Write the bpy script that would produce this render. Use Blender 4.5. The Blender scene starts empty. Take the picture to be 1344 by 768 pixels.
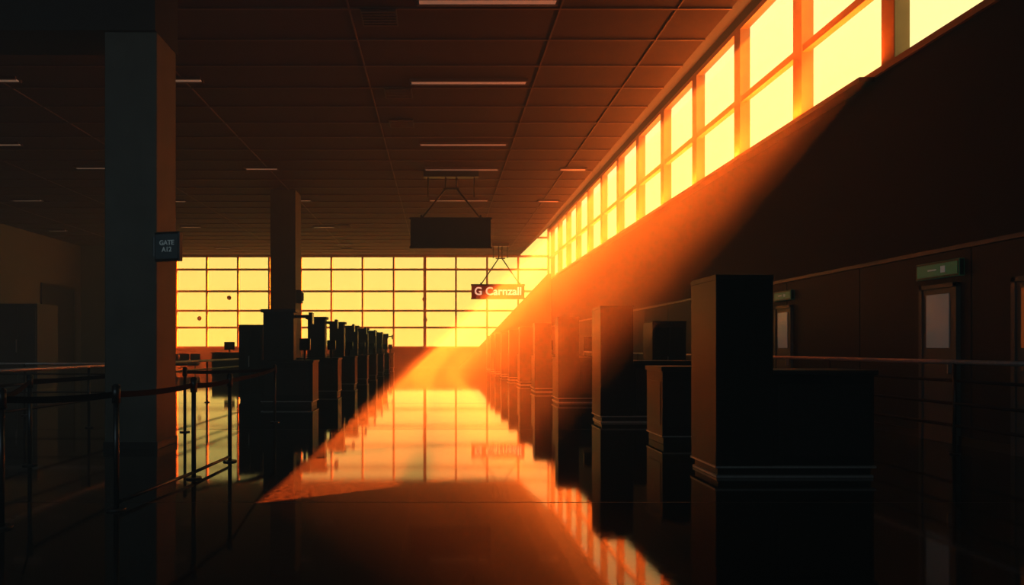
import bpy, bmesh, math, random
from mathutils import Vector, Matrix
random.seed(3)
S = bpy.context.scene
S.view_settings.view_transform = 'Standard'
S.view_settings.look = 'None'
S.view_settings.gamma = 0.81

F = 900.0; CX = 578.0; CY = 457.0; EYE = 1.3
H = 7.26; XR = 7.0; YB = 44.0; XL = -21.0; YF = -3.0
SILL = 5.67; MID = 7.1; WTOP = 8.86; TOPR = 9.4; CEX = 5.1

# ---------------- materials
def mat(name, col, rough=0.5, metal=0.0, spec=0.5, noise=0.0, nscale=3.0, emit=None, estr=0.0, bump=0.0, bscale=200.0, rvar=0.0):
    m = bpy.data.materials.new(name); m.use_nodes = True
    nt = m.node_tree; b = nt.nodes['Principled BSDF']
    b.inputs['Base Color'].default_value = (*col, 1)
    b.inputs['Roughness'].default_value = rough
    b.inputs['Metallic'].default_value = metal
    b.inputs['Specular IOR Level'].default_value = spec
    tc = nt.nodes.new('ShaderNodeTexCoord')
    if noise > 0:
        n = nt.nodes.new('ShaderNodeTexNoise'); n.inputs['Scale'].default_value = nscale
        n.inputs['Detail'].default_value = 6
        nt.links.new(tc.outputs['Object'], n.inputs['Vector'])
        r = nt.nodes.new('ShaderNodeValToRGB')
        r.color_ramp.elements[0].position = 0.3; r.color_ramp.elements[1].position = 0.7
        r.color_ramp.elements[0].color = (*[c*(1-noise) for c in col], 1)
        r.color_ramp.elements[1].color = (*[min(1, c*(1+noise)) for c in col], 1)
        nt.links.new(n.outputs['Fac'], r.inputs['Fac'])
        nt.links.new(r.outputs['Color'], b.inputs['Base Color'])
        if rvar > 0:
            mr = nt.nodes.new('ShaderNodeMapRange')
            mr.inputs['To Min'].default_value = rough-rvar; mr.inputs['To Max'].default_value = rough+rvar
            mr.inputs['From Min'].default_value = 0.3; mr.inputs['From Max'].default_value = 0.7
            nt.links.new(n.outputs['Fac'], mr.inputs['Value'])
            nt.links.new(mr.outputs['Result'], b.inputs['Roughness'])
    if bump > 0:
        n2 = nt.nodes.new('ShaderNodeTexNoise'); n2.inputs['Scale'].default_value = bscale
        n2.inputs['Detail'].default_value = 3
        nt.links.new(tc.outputs['Object'], n2.inputs['Vector'])
        bp = nt.nodes.new('ShaderNodeBump'); bp.inputs['Strength'].default_value = bump
        bp.inputs['Distance'].default_value = 0.01
        nt.links.new(n2.outputs['Fac'], bp.inputs['Height'])
        nt.links.new(bp.outputs['Normal'], b.inputs['Normal'])
    if emit:
        b.inputs['Emission Color'].default_value = (*emit, 1)
        b.inputs['Emission Strength'].default_value = estr
    return m

M_floor = mat('polished_terrazzo', (0.011, 0.010, 0.0095), 0.045, spec=0.5, noise=0.95, nscale=22, rvar=0.02, bump=0.01, bscale=40)
M_floor.node_tree.nodes['Principled BSDF'].inputs['IOR'].default_value = 1.33
M_joint = mat('floor_joint', (0.004, 0.004, 0.004), 0.5)
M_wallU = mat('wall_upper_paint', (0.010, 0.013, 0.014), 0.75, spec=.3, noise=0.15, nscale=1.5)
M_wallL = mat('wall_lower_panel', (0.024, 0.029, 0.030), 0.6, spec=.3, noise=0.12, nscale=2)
M_wallG = mat('wall_grey', (0.10, 0.14, 0.15), 0.7, noise=0.1, nscale=2)
M_trim = mat('wall_trim', (0.09, 0.10, 0.11), 0.45)
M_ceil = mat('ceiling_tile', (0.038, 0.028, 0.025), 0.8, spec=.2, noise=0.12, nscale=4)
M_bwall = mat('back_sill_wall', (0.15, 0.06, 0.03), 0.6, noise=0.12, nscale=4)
M_wedge = mat('beam_wedge_paint', (0.28, 0.085, 0.02), 0.7, spec=.2, noise=0.12, nscale=4)  # orange of the light shaft put into the base colour
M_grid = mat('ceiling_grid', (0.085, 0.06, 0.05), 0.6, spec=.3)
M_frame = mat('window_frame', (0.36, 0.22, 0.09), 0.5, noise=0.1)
M_pillar = mat('pillar_concrete', (0.062, 0.068, 0.058), 0.6, noise=0.2, nscale=3)
M_black = mat('black_laminate', (0.011, 0.012, 0.012), 0.4, spec=0.35, noise=0.2, nscale=8)
M_dark = mat('dark_panel', (0.018, 0.018, 0.018), 0.4, spec=0.4, noise=0.2, nscale=6)
M_steel = mat('brushed_steel', (0.5, 0.51, 0.52), 0.4, metal=.5, noise=0.1, nscale=30)
M_dsteel = mat('dark_steel', (0.04, 0.045, 0.05), 0.35, metal=0.8)
M_screen = mat('screen_glass', (0.01, 0.01, 0.012), 0.1, spec=0.8)
M_belt = mat('belt_fabric', (0.006, 0.003, 0.003), 0.9, spec=0.05)
M_text = mat('sign_lettering', (0.8, 0.7, 0.6), 0.5, emit=(1, 0.80, 0.6), estr=0.9)
M_textd = mat('sign_lettering_dim', (0.3, 0.35, 0.35), 0.5, emit=(0.6, 0.75, 0.8), estr=0.10)
M_signp = mat('sign_panel', (0.30, 0.05, 0.03), 0.5, spec=.2, emit=(0.5, 0.06, 0.03), estr=0.10)
M_bsign = mat('blue_sign_face', (0.02, 0.03, 0.035), 0.3, emit=(0.3, 0.5, 0.6), estr=0.02)
M_green = mat('exit_sign_face', (0.02, 0.08, 0.04), 0.4, emit=(0.05, 0.4, 0.2), estr=0.10)
M_lamp = mat('lamp_diffuser', (0.5, 0.42, 0.35), 0.4, emit=(1.0, 0.75, 0.55), estr=0.14)
M_door = mat('door_paint', (0.10, 0.13, 0.135), 0.45, noise=0.08)
M_doorg = mat('door_pale_glass', (0.22, 0.30, 0.31), 0.2, emit=(0.6, 0.78, 0.8), estr=0.05)
M_sunblock = mat('sky_glow_blocker', (0, 0, 0), 0.6, spec=0.0, emit=(1.0, 0.89, 0.42), estr=1.34)  # sky colour as emission, for the added sun-blocking sheets
M_warm = mat('warm_glazing', (0.3, 0.1, 0.03), 0.4, emit=(1.0, 0.3, 0.05), estr=0.12)
M_seat = mat('seat_vinyl', (0.05, 0.03, 0.025), 0.5)

# ---------------- builders
def obj_from_bm(name, bm, mats, parent=None):
    me = bpy.data.meshes.new(name); bm.to_mesh(me); bm.free()
    o = bpy.data.objects.new(name, me); S.collection.objects.link(o)
    for m in mats: me.materials.append(m)
    if parent: o.parent = parent
    return o

def addbox(bm, b, mi=0, bev=0.0, rotz=0, piv=None):
    x0, x1, y0, y1, z0, z1 = b
    r = bmesh.ops.create_cube(bm, size=1)
    vs = r['verts']
    for v in vs:
        v.co = Vector((x0+(v.co.x+.5)*(x1-x0), y0+(v.co.y+.5)*(y1-y0), z0+(v.co.z+.5)*(z1-z0)))
    if rotz:
        p = Vector(piv) if piv else Vector(((x0+x1)/2, (y0+y1)/2, 0))
        bmesh.ops.rotate(bm, verts=vs, cent=p, matrix=Matrix.Rotation(rotz, 3, 'Z'))
    fs = set(f for v in vs for f in v.link_faces)
    for f in fs: f.material_index = mi
    if bev > 0:
        es = list(set(e for v in vs for e in v.link_edges))
        bmesh.ops.bevel(bm, geom=es, offset=bev, segments=2, affect='EDGES', profile=0.5)

def boxes(name, bl, mats, bev=0.0, parent=None):
    bm = bmesh.new()
    for b in bl:
        mi = b[6] if len(b) > 6 else 0
        bv = b[7] if len(b) > 7 else bev
        addbox(bm, b[:6], mi, bv)
    return obj_from_bm(name, bm, mats, parent)

def addcyl(bm, p0, p1, r, mi=0, seg=14, r2=None):
    p0 = Vector(p0); p1 = Vector(p1); d = p1-p0
    rr = bmesh.ops.create_cone(bm, cap_ends=True, segments=seg, radius1=r, radius2=r if r2 is None else r2, depth=d.length)
    q = Vector((0, 0, 1)).rotation_difference(d.normalized())
    vs = rr['verts']
    for v in vs: v.co = q @ v.co + (p0+p1)/2
    for f in set(f for v in vs for f in v.link_faces):
        f.material_index = mi; f.smooth = len(f.verts) == 4

def prism(name, poly, y0, y1, mats):
    bm = bmesh.new()
    a = [bm.verts.new((x, y0, z)) for x, z in poly]; b = [bm.verts.new((x, y1, z)) for x, z in poly]
    bm.faces.new(a); bm.faces.new(b[::-1]); n = len(poly)
    for i in range(n): bm.faces.new((a[i], b[i], b[(i+1) % n], a[(i+1) % n]))
    bmesh.ops.recalc_face_normals(bm, faces=bm.faces)
    return obj_from_bm(name, bm, mats)

# ---------------- room shell
boxes('floor', [(XL-.3, XR+.3, YF-.3, YB+.3, -0.2, 0)], [M_floor])
jl = []
for k in range(0, 9):
    y = 5.77+k*5.2
    jl.append((XL, XR, y, y+0.012, 0, 0.0012))
boxes('trim_floor_joints', jl, [M_joint])

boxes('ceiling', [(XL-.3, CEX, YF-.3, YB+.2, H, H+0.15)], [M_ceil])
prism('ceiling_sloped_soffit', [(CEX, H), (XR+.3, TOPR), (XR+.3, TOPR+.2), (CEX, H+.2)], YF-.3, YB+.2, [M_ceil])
gl = []
y = 1.0
while y < YB-0.3:
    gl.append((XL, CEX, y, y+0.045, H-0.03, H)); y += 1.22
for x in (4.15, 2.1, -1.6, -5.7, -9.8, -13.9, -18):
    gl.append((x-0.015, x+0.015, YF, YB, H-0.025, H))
boxes('trim_ceiling_grid', gl, [M_grid])

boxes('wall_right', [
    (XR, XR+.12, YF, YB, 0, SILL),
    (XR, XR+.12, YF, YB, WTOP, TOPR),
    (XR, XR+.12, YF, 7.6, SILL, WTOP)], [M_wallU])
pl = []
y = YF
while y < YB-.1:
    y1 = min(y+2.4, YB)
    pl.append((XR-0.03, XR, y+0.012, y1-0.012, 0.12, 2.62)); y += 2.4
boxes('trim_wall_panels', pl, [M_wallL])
boxes('trim_right', [(XR-0.05, XR, YF, YB, 2.63, 2.69)], [M_trim])
boxes('baseboard_right', [(XR-0.05, XR, YF, YB, 0, 0.12)], [M_dark])
boxes('trim_sill', [(XR-0.05, XR+.14, 7.6, YB, SILL-0.02, SILL+0.08)], [M_frame])
wl = []
ys = [10.7+2.72*k for k in range(-1, 13)]
for y in ys:
    if y < YB: wl.append((XR-0.02, XR+.22, y-0.16, y+0.16, SILL, WTOP, 0, 0.01))
wl.append((XR+0.0, XR+.14, 7.6, YB, MID-0.07, MID+0.07, 0, 0.0))
wl.append((XR-0.01, XR+.18, 7.6, YB, WTOP-0.12, WTOP, 0, 0.0))
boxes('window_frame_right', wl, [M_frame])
boxes('window_sun_blocker', [(XR+.225, XR+.24, 7.6, 10.75, SILL-.1, WTOP+.1), (XR+.225, XR+.24, 10.75, YB, 8.5, WTOP+.1)], [M_sunblock])  # added sheets that stop the sun and glow in the sky's colour

# back wall
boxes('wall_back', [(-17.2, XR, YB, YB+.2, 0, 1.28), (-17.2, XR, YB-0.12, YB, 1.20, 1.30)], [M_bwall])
prism('beam_wedge_slab', [(1.15, 0), (XR, 0), (XR, 6.0), (6.8, 6.0)], 43.2, 43.7, [M_wedge])  # added solid that carries the orange wedge of the light beam
bl = []
x = -17.0
n = 0
while x < XR:
    w = 0.11 if n % 4 else 0.18
    top = H if x < CEX else TOPR
    bl.append((x-w/2, x+w/2, YB, YB+.16, 1.28, top)); x += 2.0; n += 1
bl.append((XR-.12, XR, YB, YB+.16, 1.28, TOPR))
for z in (1.35, 2.62, 3.70, 4.95, 6.35, 7.2):
    bl.append((-17.2, XR, YB+0.02, YB+.14, z-0.06, z+0.06))
bl.append((CEX, XR, YB+0.02, YB+.14, 8.35, 8.45))
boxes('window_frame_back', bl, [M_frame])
bm = bmesh.new()
for (px, py) in [(301, 391), (262, 418), (557, 393), (558, 420)]:
    X = (px-CX)*YB/F; Z = EYE+(CY-py)*YB/F
    addcyl(bm, (X, YB-.04, Z), (X, YB-.02, Z), 0.14)
obj_from_bm('window_decals', bm, [M_frame])

# left side of hall
boxes('wall_alcove', [(XL, -17.2, 40.0, 40.2, 0, H), (-17.4, -17.2, 40.2, YB, 0, H)], [M_wallG])
boxes('wall_left', [(XL-.2, XL, YF, YB, 0, H)], [M_wallG])
boxes('baseboard_left', [(XL, XL+.04, YF, 40, 0, 0.14)], [M_dark])
boxes('wall_front', [(XL, XR, YF-.2, YF, 0, TOPR)], [M_wallU])
boxes('door_1', [(XL, XL+.05, 36.2, 39.2, 0, 4.6, 0), (XL, XL+.09, 36.0, 36.2, 0, 4.7, 1), (XL, XL+.09, 39.2, 39.4, 0, 4.7, 1), (XL, XL+.09, 36.0, 39.4, 4.6, 4.75, 1)], [M_black, M_dark])

# pillars
def pillar(x0, x1, y0, y1, top):
    bm = bmesh.new()
    addbox(bm, (x0, x1, y0, y1, 0.0, top), 0, 0.012)
    addbox(bm, (x0-.015, x1+.015, y0-.015, y1+.015, 0, 0.1), 1, 0.004)
    return obj_from_bm('pillar', bm, [M_pillar, M_dark])
pillar(-4.31, -3.64, 8.8, 9.44, 5.36)
pillar(-6.4, -5.45, 25.8, 26.8, H)
boxes('ceiling_bulkhead', [(XL, -3.64, 8.75, 9.5, 5.36, H)], [M_black])

# ---------------- check-in kiosks
def kiosk(x, y, side=1, monitor=True, w=0.57, deskw=1.02, th=2.03, dh=1.08, d=0.68, td=None):
    bm = bmesh.new()
    td = td or d
    def B(a, b, y0, y1, z0, z1, mi=0, bev=0.006):
        xa, xb = x+side*a, x+side*b
        addbox(bm, (min(xa, xb), max(xa, xb), y+y0, y+y1, z0, z1), mi, bev)
    B(0.0, w, 0, td, 0.12, th)
    B(-0.004, w+.004, -0.004, td+.004, th-0.05, th+0.005, 1, 0.004)
    B(w if td == d else 0.02, w+deskw, 0.02, d-.02, 0.12, dh-.05)
    B(w if td == d else 0.01, w+deskw+.02, -0.02 if td == d else .005, d+.02, dh-.05, dh, 1)
    B(-.008, w+deskw+.008, -.008, d+.008, 0.10, 0.125, 3, 0.003)
    B(0.03, w+deskw-.03, 0.03, d-.03, 0.03, 0.10, 1, 0)
    B(0.01, w+deskw-.01, 0.01, d-.01, 0.0, 0.03, 3, 0.003)
    B(w+.06, w+deskw-.06, 0.005, 0.02, 0.22, dh-.14, 1, 0.003)
    if monitor:
        mx = w+deskw*0.45
        B(mx-.04, mx+.04, d*.5-.03, d*.5+.03, dh, dh+.32, 2, 0.002)
        B(mx-.12, mx+.12, d*.5-.09, d*.5+.09, dh, dh+.02, 2, 0.002)
        B(mx-.26, mx+.26, d*.5-.06, d*.5-.02, dh+.16, dh+.50, 2, 0.006)
    return obj_from_bm('check_in_kiosk', bm, [M_black, M_dark, M_screen, M_steel])

kiosk(2.75, 6.84, 1, monitor=False)
kiosk(2.78, 11.9, 1, monitor=False)
for yy in (16.2, 20.2, 24.0, 27.7, 31.2, 34.6, 37.8, 40.8):
    kiosk(2.78, yy, 1, monitor=True, w=.50, d=.95, td=.40)

def low_counter(x0, x1, y0, y1, h):
    return boxes('baggage_counter', [
        (x0, x1, y0, y1, 0.12, h-.06, 0), (x0-.02, x1+.02, y0-.02, y1+.02, h-.06, h, 1),
        (x0-.008, x1+.008, y0-.008, y1+.008, .10, .125, 2), (x0+.02, x1-.02, y0+.02, y1-.02, 0, .10, 1),
        (x0-.006, x0, y0+.08, y1-.08, .25, h-.2, 1), (x0+.06, x1-.06, y0-.006, y0, .25, h-.2, 1)], [M_black, M_dark, M_steel], 0.005)
low_counter(2.98, 4.0, 9.2, 9.9, 1.05)

def left_kiosk(x, y, a0=.38, a1=.86):
    bm = bmesh.new()
    def B(a, b, y0, y1, z0, z1, mi=0, bev=0.006):
        addbox(bm, (x-b, x-a, y+y0, y+y1, z0, z1), mi, bev)
    B(0, 1.15, 0, .72, .12, .98)
    B(-.02, 1.17, -.02, .74, .98, 1.03, 1)
    B(-.008, 1.158, -.008, .728, .10, .125, 3, .003)
    B(.03, 1.12, .03, .69, 0, .10, 1, 0)
    B(.08, 1.07, -.006, 0, .25, .85, 1, .002)
    B(a0, a1, .12, .42, 1.03, 2.12, 0, .01)
    B(a0-.05, a1+.05, .08, .46, 2.10, 2.17, 1, .006)
    B(.06, a0, .24, .30, 1.98, 2.05, 2, .004)
    B(.04, .12, .16, .38, 1.84, 2.10, 2, .006)
    B(.10, .34, .22, .28, 1.25, 1.52, 2, .005)
    B(.20, .25, .24, .28, 1.03, 1.3, 2, .002)
    return obj_from_bm('check_in_kiosk', bm, [M_black, M_dark, M_screen, M_steel])
left_kiosk(-2.83, 15.2, .45, 1.13)
for k in range(1, 8):
    left_kiosk(-2.83, 15.2+3.75*k)

# cabinets
def cabinet(name, x0, x1, y0, y1, h):
    return boxes(name, [(x0, x1, y0, y1, .08, h, 0, .01), (x0+.03, x1-.03, y0+.03, y1-.03, 0, .08, 1, 0),
        (x0+.05, (x0+x1)/2-.01, y0-.015, y0, .16, h-.1, 1, .004), ((x0+x1)/2+.01, x1-.05, y0-.015, y0, .16, h-.1, 1, .004),
        ((x0+x1)/2-.05, (x0+x1)/2-.03, y0-.045, y0-.015, h*.45, h*.6, 2, .003), (x0-.01, x1+.01, y0-.01, y1+.01, h, h+.03, 1, .004)], [M_dark, M_black, M_steel])
cabinet('storage_cabinet', 4.7, 5.45, 15.2, 15.9, 1.87)
cabinet('storage_cabinet', -5.0, -4.4, 17.0, 17.8, 1.85)
o = cabinet('service_booth', -13.2, -12.05, 20.5, 21.6, 2.6)
o.data.materials[0] = M_wallG; o.data.materials[1] = M_door

# ---------------- right wall doors, signs
def rdoor(n, y0, y1, h, panel):
    boxes('door_%d' % n, [(XR-.07, XR-.03, y0, y1, 0, h, 0, .004), (XR-.09, XR-.03, y0-.06, y0, 0, h+.06, 1), (XR-.09, XR-.03, y1, y1+.06, 0, h+.06, 1),
        (XR-.09, XR-.03, y0-.06, y1+.06, h, h+.06, 1), (XR-.08, XR-.07, y0+.08, y1-.08, 1.3, h-.08, 2, .002), (XR-.12, XR-.07, y0+.04, y0+.07, .95, 1.15, 3, .004)],
        [M_door, M_door, panel, M_steel])
rdoor(2, 9.25, 9.85, 2.13, M_doorg)
rdoor(3, 13.6, 14.15, 2.1, M_doorg)
rdoor(4, 7.3, 8.25, 2.1, M_warm)
def exit_sign(y0, y1, z0, z1):
    boxes('exit_sign', [(XR-.10, XR-.03, y0, y1, z0, z1, 1, .006), (XR-.105, XR-.10, y0+.03, y1-.03, z0+.03, z1-.03, 0, 0),
       (XR-.109, XR-.105, y0+.3*(y1-y0), y0+.4*(y1-y0), z0+.07, z1-.07, 2, 0), (XR-.109, XR-.105, y0+.5*(y1-y0), y0+.7*(y1-y0), z0+.11, z1-.10, 2, 0)], [M_green, M_dark, M_textd])
exit_sign(9.12, 9.95, 2.27, 2.5)
exit_sign(13.5, 14.2, 2.26, 2.45)

# ---------------- hanging signs
def text(body, size, loc, rot, m, parent, ext=0.006):
    c = bpy.data.curves.new('lettering', 'FONT'); c.body = body; c.size = size; c.extrude = ext
    c.align_x = 'CENTER'; c.align_y = 'CENTER'; c.offset = size*0.018
    o = bpy.data.objects.new('lettering', c); S.collection.objects.link(o)
    o.location = loc; o.rotation_euler = rot; c.materials.append(m); o.parent = parent
    return o
def hanging_sign(x0, x1, y, z0, z1, mx0, mx1, m, label=None):
    bm = bmesh.new()
    addbox(bm, (x0, x1, y-.12, y+.12, z0, z1), 0, .012)
    addbox(bm, (x0-.03, x1+.03, y-.14, y+.14, z1-.05, z1+.02), 1, .005)
    addbox(bm, (x0-.03, x1+.03, y-.14, y+.14, z0-.02, z0+.04), 1, .005)
    addbox(bm, (mx0, mx1, y-.15, y+.15, H-.24, H-.03), 1, .01)
    xm = (mx0+mx1)/2; zt = z1+.62*(H-z1)
    w = (x1-x0)
    for sx in (-1, 1):
        xa = xm+sx*(mx1-mx0)*.10
        addcyl(bm, (xm+sx*(mx1-mx0)*.42, y, H-.2), (xm+sx*(mx1-mx0)*.42, y, H-.9), .025, 1)
        addcyl(bm, (xa, y, H-.2), (xa, y, zt), .03, 1)
        addcyl(bm, (xa, y, zt), (xm+sx*w*.37, y, z1), .03, 1)
        addcyl(bm, (xm+sx*w*.37, y, z1-.02), (xm+sx*w*.37, y, z1+.12), .035, 1)
    addbox(bm, (xm-.26, xm+.26, y-.03, y+.03, zt-.03, zt+.03), 1, .004)
    o = obj_from_bm('hanging_sign', bm, [m, M_black])
    if label: text(label, (z1-z0)*.78, ((x0+x1)/2, y-.13, (z0+z1)/2), (math.pi/2, 0, 0), M_text, o)
    return o
hanging_sign(-1.0, 1.69, 23.0, 4.65, 5.64, -.56, 1.28, M_black)
hanging_sign(1.75, 4.72, 38.6, 4.08, 4.87, 2.9, 3.85, M_signp, 'G Carnzall')

# blade sign on near pillar
bm = bmesh.new()
addbox(bm, (-3.62, -3.26, 8.70, 8.77, 2.40, 2.77), 0, .008, rotz=-0.25, piv=(-3.62, 8.73, 0))
addbox(bm, (-3.60, -3.28, 8.690, 8.70, 2.43, 2.74), 1, 0, rotz=-0.25, piv=(-3.62, 8.73, 0))
addbox(bm, (-3.66, -3.58, 8.72, 8.86, 2.46, 2.72), 0, .005)
bs = obj_from_bm('wayfinding_sign', bm, [M_dsteel, M_bsign])
text('GATE\nA12', .085, (-3.45, 8.64, 2.585), (math.pi/2, 0, -0.25), M_textd, bs, .002)
boxes('wall_sensor', [(-5.45, -5.25, 25.9, 26.2, 3.0, 3.5, 0, .02), (-5.25, -5.2, 25.98, 26.12, 3.1, 3.4, 1, .01)], [M_dark, M_dsteel])

# ---------------- ceiling lights & vents
def cl(px, py, wpx):
    Y = (H-EYE)*F/(CY-py); X = (px-CX)*Y/F; w = wpx*Y/F
    boxes('ceiling_light', [(X-w/2, X+w/2, Y-.08, Y+.08, H-.05, H-.02, 0, .004), (X-w/2-.04, X+w/2+.04, Y-.13, Y-.08, H-.06, H, 1, 0),
        (X-w/2-.04, X+w/2+.04, Y+.08, Y+.13, H-.06, H, 1, 0)], [M_lamp, M_grid])
for a in [(615, 106, 150), (608, 188, 112), (606, 221, 95), (602, 262, 75), (640, -1, 180), (343, 220, 40), (120, 219, 40), (243, 103, 40), (752, 221, 32),
          (720, 263, 25), (35, 262, 36), (230, 263, 25), (425, 297, 26), (250, 297, 24), (75, 302, 22), (5, 103, 34), (395, 262, 24), (292, 325, 18), (452, 320, 18), (655, 322, 22), (10, 188, 30)]:
    cl(*a)
def vent(px, py):
    Y = (H-EYE)*F/(CY-py); X = (px-CX)*Y/F
    bl = [(X-.32, X+.32, Y-.32, Y+.32, H-.05, H-.03, 1)]
    for k in range(6):
        yy = Y-.27+k*.1
        bl.append((X-.3, X+.3, yy, yy+.03, H-.075, H-.05, 0))
    boxes('ceiling_vent', bl, [M_grid, M_black])
for a in [(498, 20), (527, 160), (523, 120), (452, 296), (455, 326)]: vent(*a)

# ---------------- barrier rail (left foreground)
P = {'a': (-2.60, 5.5), 'b': (-2.46, 6.84), 'c': (-2.41, 7.85), 'd': (-3.17, 4.95), 'e': (-4.55, 7.6), 'f': (-4.6, 10.6), 'h': (-3.95, 10.6), 'g': (-2.9, 12.0)}
bmb = bmesh.new()
for k, (x, y) in P.items():
    addcyl(bmb, (x, y, 0), (x, y, .015), .075, 0, 24)
    addcyl(bmb, (x, y, .01), (x, y, .86), .022, 0)
    addcyl(bmb, (x, y, .86), (x, y, 1.0), .033, 0, 20)
    addcyl(bmb, (x, y, 1.0), (x, y, 1.012), .03, 0, 20, r2=.015)
def strap(a, b, zc, hw=.025, mi=1):
    p0 = Vector((*P[a], 0)); p1 = Vector((*P[b], 0)); d = p1-p0; L = d.length; d.normalize()
    nrm = Vector((-d.y, d.x, 0))*.003; N = 12; rows = []
    for i in range(N+1):
        t = i/N; c = p0+d*(t*L)+Vector((0, 0, zc-.02*4*t*(1-t)))
        u = Vector((0, 0, hw))
        rows.append([bmb.verts.new(c+nrm+u), bmb.verts.new(c+nrm-u), bmb.verts.new(c-nrm-u), bmb.verts.new(c-nrm+u)])
    for i in range(N):
        for k in range(4):
            bmb.faces.new((rows[i][k], rows[i+1][k], rows[i+1][(k+1) % 4], rows[i][(k+1) % 4])).material_index = mi
for a, b in [('a', 'b'), ('b', 'c'), ('d', 'a'), ('e', 'f'), ('h', 'g'), ('c', 'g')]: strap(a, b, .93)
strap('d', 'e', .93)
for a, b in [('a', 'b'), ('b', 'c')]:
    addcyl(bmb, (*P[a], .06), (*P[b], .06), .016, 0)
obj_from_bm('queue_barrier', bmb, [M_dsteel, M_belt])

# ---------------- fixed railings
def railing(pts, heights, r=.022, step=2.4, name='handrail'):
    bm = bmesh.new()
    for i in range(len(pts)-1):
        a = Vector((*pts[i], 0)); b = Vector((*pts[i+1], 0)); L = (b-a).length
        for hh in heights:
            top = hh == max(heights)
            addcyl(bm, a+Vector((0, 0, hh)), b+Vector((0, 0, hh)), r if top else r*.7, 0 if top else 1)
        n = max(1, round(L/step))
        for k in range(n+1):
            p = a.lerp(b, k/n)
            addcyl(bm, p, p+Vector((0, 0, max(heights))), .022, 1)
            addcyl(bm, p, p+Vector((0, 0, .02)), .06, 1)
    return obj_from_bm(name, bm, [M_steel, M_dsteel])
railing([(6.3, 3.0), (6.3, 30.0)], (.35, .62, .9, 1.13), step=2.7, r=.028)
railing([(-5.9, 6.0), (-5.5, 19.0)], (.45, .8, 1.0), step=2.6, r=.028)
railing([(-12.0, 13.2), (-6.0, 13.2)], (.45, .8, 1.0), step=2.0)

# ---------------- seats by the far window
def bench(x0, y, n):
    bm = bmesh.new()
    for k in range(n):
        xx = x0+k*.62
        addbox(bm, (xx, xx+.54, y, y+.5, .40, .48), 0, .02)
        addbox(bm, (xx, xx+.54, y+.45, y+.53, .48, .98), 0, .02)
        addbox(bm, (xx-.04, xx, y, y+.5, .60, .64), 1, .008)
    L = n*.62
    addbox(bm, (x0-.02, x0+L-.06, y+.2, y+.28, .32, .40), 1, 0)
    for xx in (x0+.1, x0+L-.3):
        addbox(bm, (xx, xx+.06, y+.2, y+.28, 0, .34), 1, 0)
        addbox(bm, (xx, xx+.06, y, y+.5, 0, .04), 1, 0)
    obj_from_bm('waiting_bench', bm, [M_seat, M_dsteel])
for x0 in (-16.5, -12.6, -9.0): bench(x0, 38.0, 5)
for x0 in (-15.0, -11.0): 
    boxes('info_desk', [(x0, x0+1.6, 33, 33.7, 0, 1.05, 0, .01), (x0-.05, x0+1.65, 32.95, 33.75, 1.05, 1.1, 1, .005), (x0+.5, x0+1.0, 33.3, 33.36, 1.22, 1.6, 2, .01), (x0+.72, x0+.78, 33.3, 33.36, 1.1, 1.25, 2)], [M_dark, M_black, M_screen])

# ---------------- haze in the hall
bm = bmesh.new(); addbox(bm, (-20.9, XR-.001, YF+.1, YB-.2, 0.01, 8.8))
hz = obj_from_bm('air_haze', bm, [])
m = bpy.data.materials.new('air_haze'); m.use_nodes = True; nt = m.node_tree; nt.nodes.clear()
out = nt.nodes.new('ShaderNodeOutputMaterial'); vs = nt.nodes.new('ShaderNodeVolumeScatter')
vs.inputs['Color'].default_value = (.8, .9, 1, 1); vs.inputs['Density'].default_value = 0.012; vs.inputs['Anisotropy'].default_value = 0.0
nt.links.new(vs.outputs[0], out.inputs['Volume']); hz.data.materials.append(m)

# ---------------- light
w = bpy.data.worlds.new('evening_sky'); S.world = w; w.use_nodes = True; nt = w.node_tree
bg = nt.nodes['Background']
tc = nt.nodes.new('ShaderNodeTexCoord'); sp = nt.nodes.new('ShaderNodeSeparateXYZ')
nt.links.new(tc.outputs['Generated'], sp.inputs[0])
rp = nt.nodes.new('ShaderNodeValToRGB'); nt.links.new(sp.outputs['Z'], rp.inputs['Fac'])
e = rp.color_ramp.elements
e[0].position = 0.02; e[0].color = (1.0, .80, .20, 1)
e[1].position = 0.45; e[1].color = (.85, .76, .36, 1)
nt.links.new(rp.outputs['Color'], bg.inputs['Color']); bg.inputs['Strength'].default_value = 1.6

sd = bpy.data.lights.new('low_sun', 'SUN'); sd.energy = 215; sd.color = (1, .16, .015); sd.angle = math.radians(0.3)
so = bpy.data.objects.new('low_sun', sd); S.collection.objects.link(so)
so.rotation_euler = Vector((-1, -.60, -.97)).to_track_quat('-Z', 'Y').to_euler()

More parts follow.
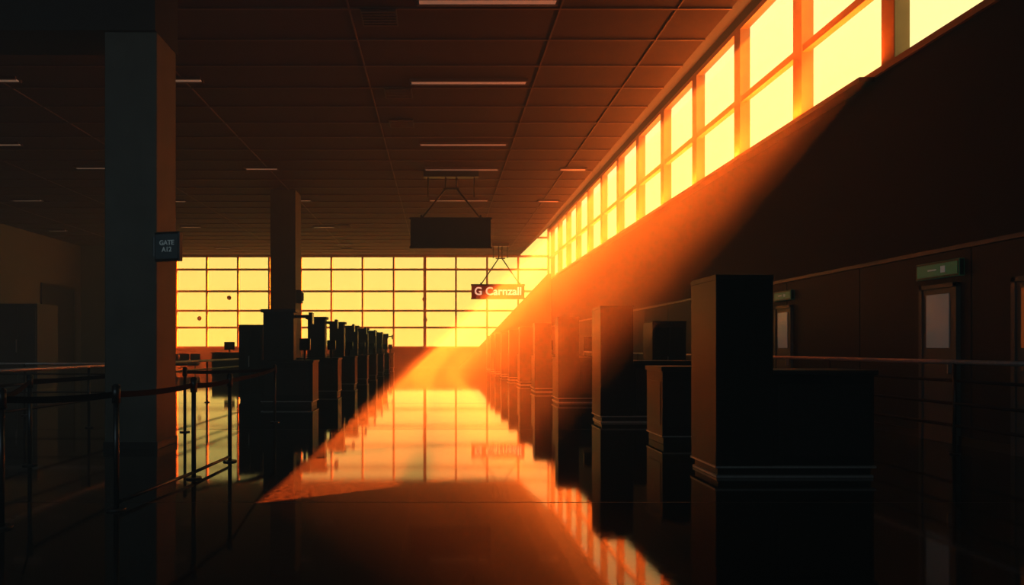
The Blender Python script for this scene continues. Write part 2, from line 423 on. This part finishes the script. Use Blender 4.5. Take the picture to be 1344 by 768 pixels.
# warm light strip and housing, added to make the ceiling and haze glow
boxes('added_glow_housing', [(6.72, 6.97, 11.0, 40.0, SILL-.10, SILL-.02)], [M_dark])
ld = bpy.data.lights.new('added_glow_strip', 'AREA'); ld.shape = 'RECTANGLE'; ld.size = 29; ld.size_y = .1; ld.energy = 3000; ld.color = (1, .20, .025)
lo = bpy.data.objects.new('added_glow_strip', ld); S.collection.objects.link(lo); lo.location = (6.8, 25.5, SILL+.02)
zz = -Vector((-.45, 0, 1)).normalized(); xx = Vector((0, 1, 0)); yy_ = zz.cross(xx)
lo.rotation_euler = Matrix((xx, yy_, zz)).transposed().to_euler()

def portal(name, loc, d, sx, sy):
    a = bpy.data.lights.new(name, 'AREA'); a.shape = 'RECTANGLE'; a.size = sx; a.size_y = sy; a.cycles.is_portal = True
    o = bpy.data.objects.new(name, a); S.collection.objects.link(o); o.location = loc
    z = -Vector(d); y = Vector((0, 0, 1)); x = y.cross(z)
    o.rotation_euler = Matrix((x, y, z)).transposed().to_euler()
portal('window_portal_right', (XR+.4, (10.5+YB)/2, (SILL+WTOP)/2), (-1, 0, 0), YB-10.5, WTOP-SILL)
portal('window_portal_back', ((XR-17.2)/2, YB+.2, (1.28+TOPR)/2), (0, -1, 0), XR+17.2, TOPR-1.28)

ad = bpy.data.lights.new('hall_fill', 'AREA'); ad.energy = 170; ad.color = (.70, .90, .95); ad.size = 8; ad.shape = 'RECTANGLE'; ad.size_y = 3
ao = bpy.data.objects.new('hall_fill', ad); S.collection.objects.link(ao); ao.location = (-5, -2, 5.0)
ao.rotation_euler = Vector((0, 1, -.35)).to_track_quat('-Z', 'Y').to_euler()

# ---------------- camera
cd = bpy.data.cameras.new('camera'); co = bpy.data.objects.new('camera', cd); S.collection.objects.link(co)
co.location = (0, 0, EYE); co.rotation_euler = (math.pi/2, 0, 0)
cd.sensor_width = 36; cd.lens = 36*F/1344
cd.shift_x = (672-CX)/1344; cd.shift_y = (CY-384)/1344
cd.clip_start = .05; cd.clip_end = 500
S.camera = co
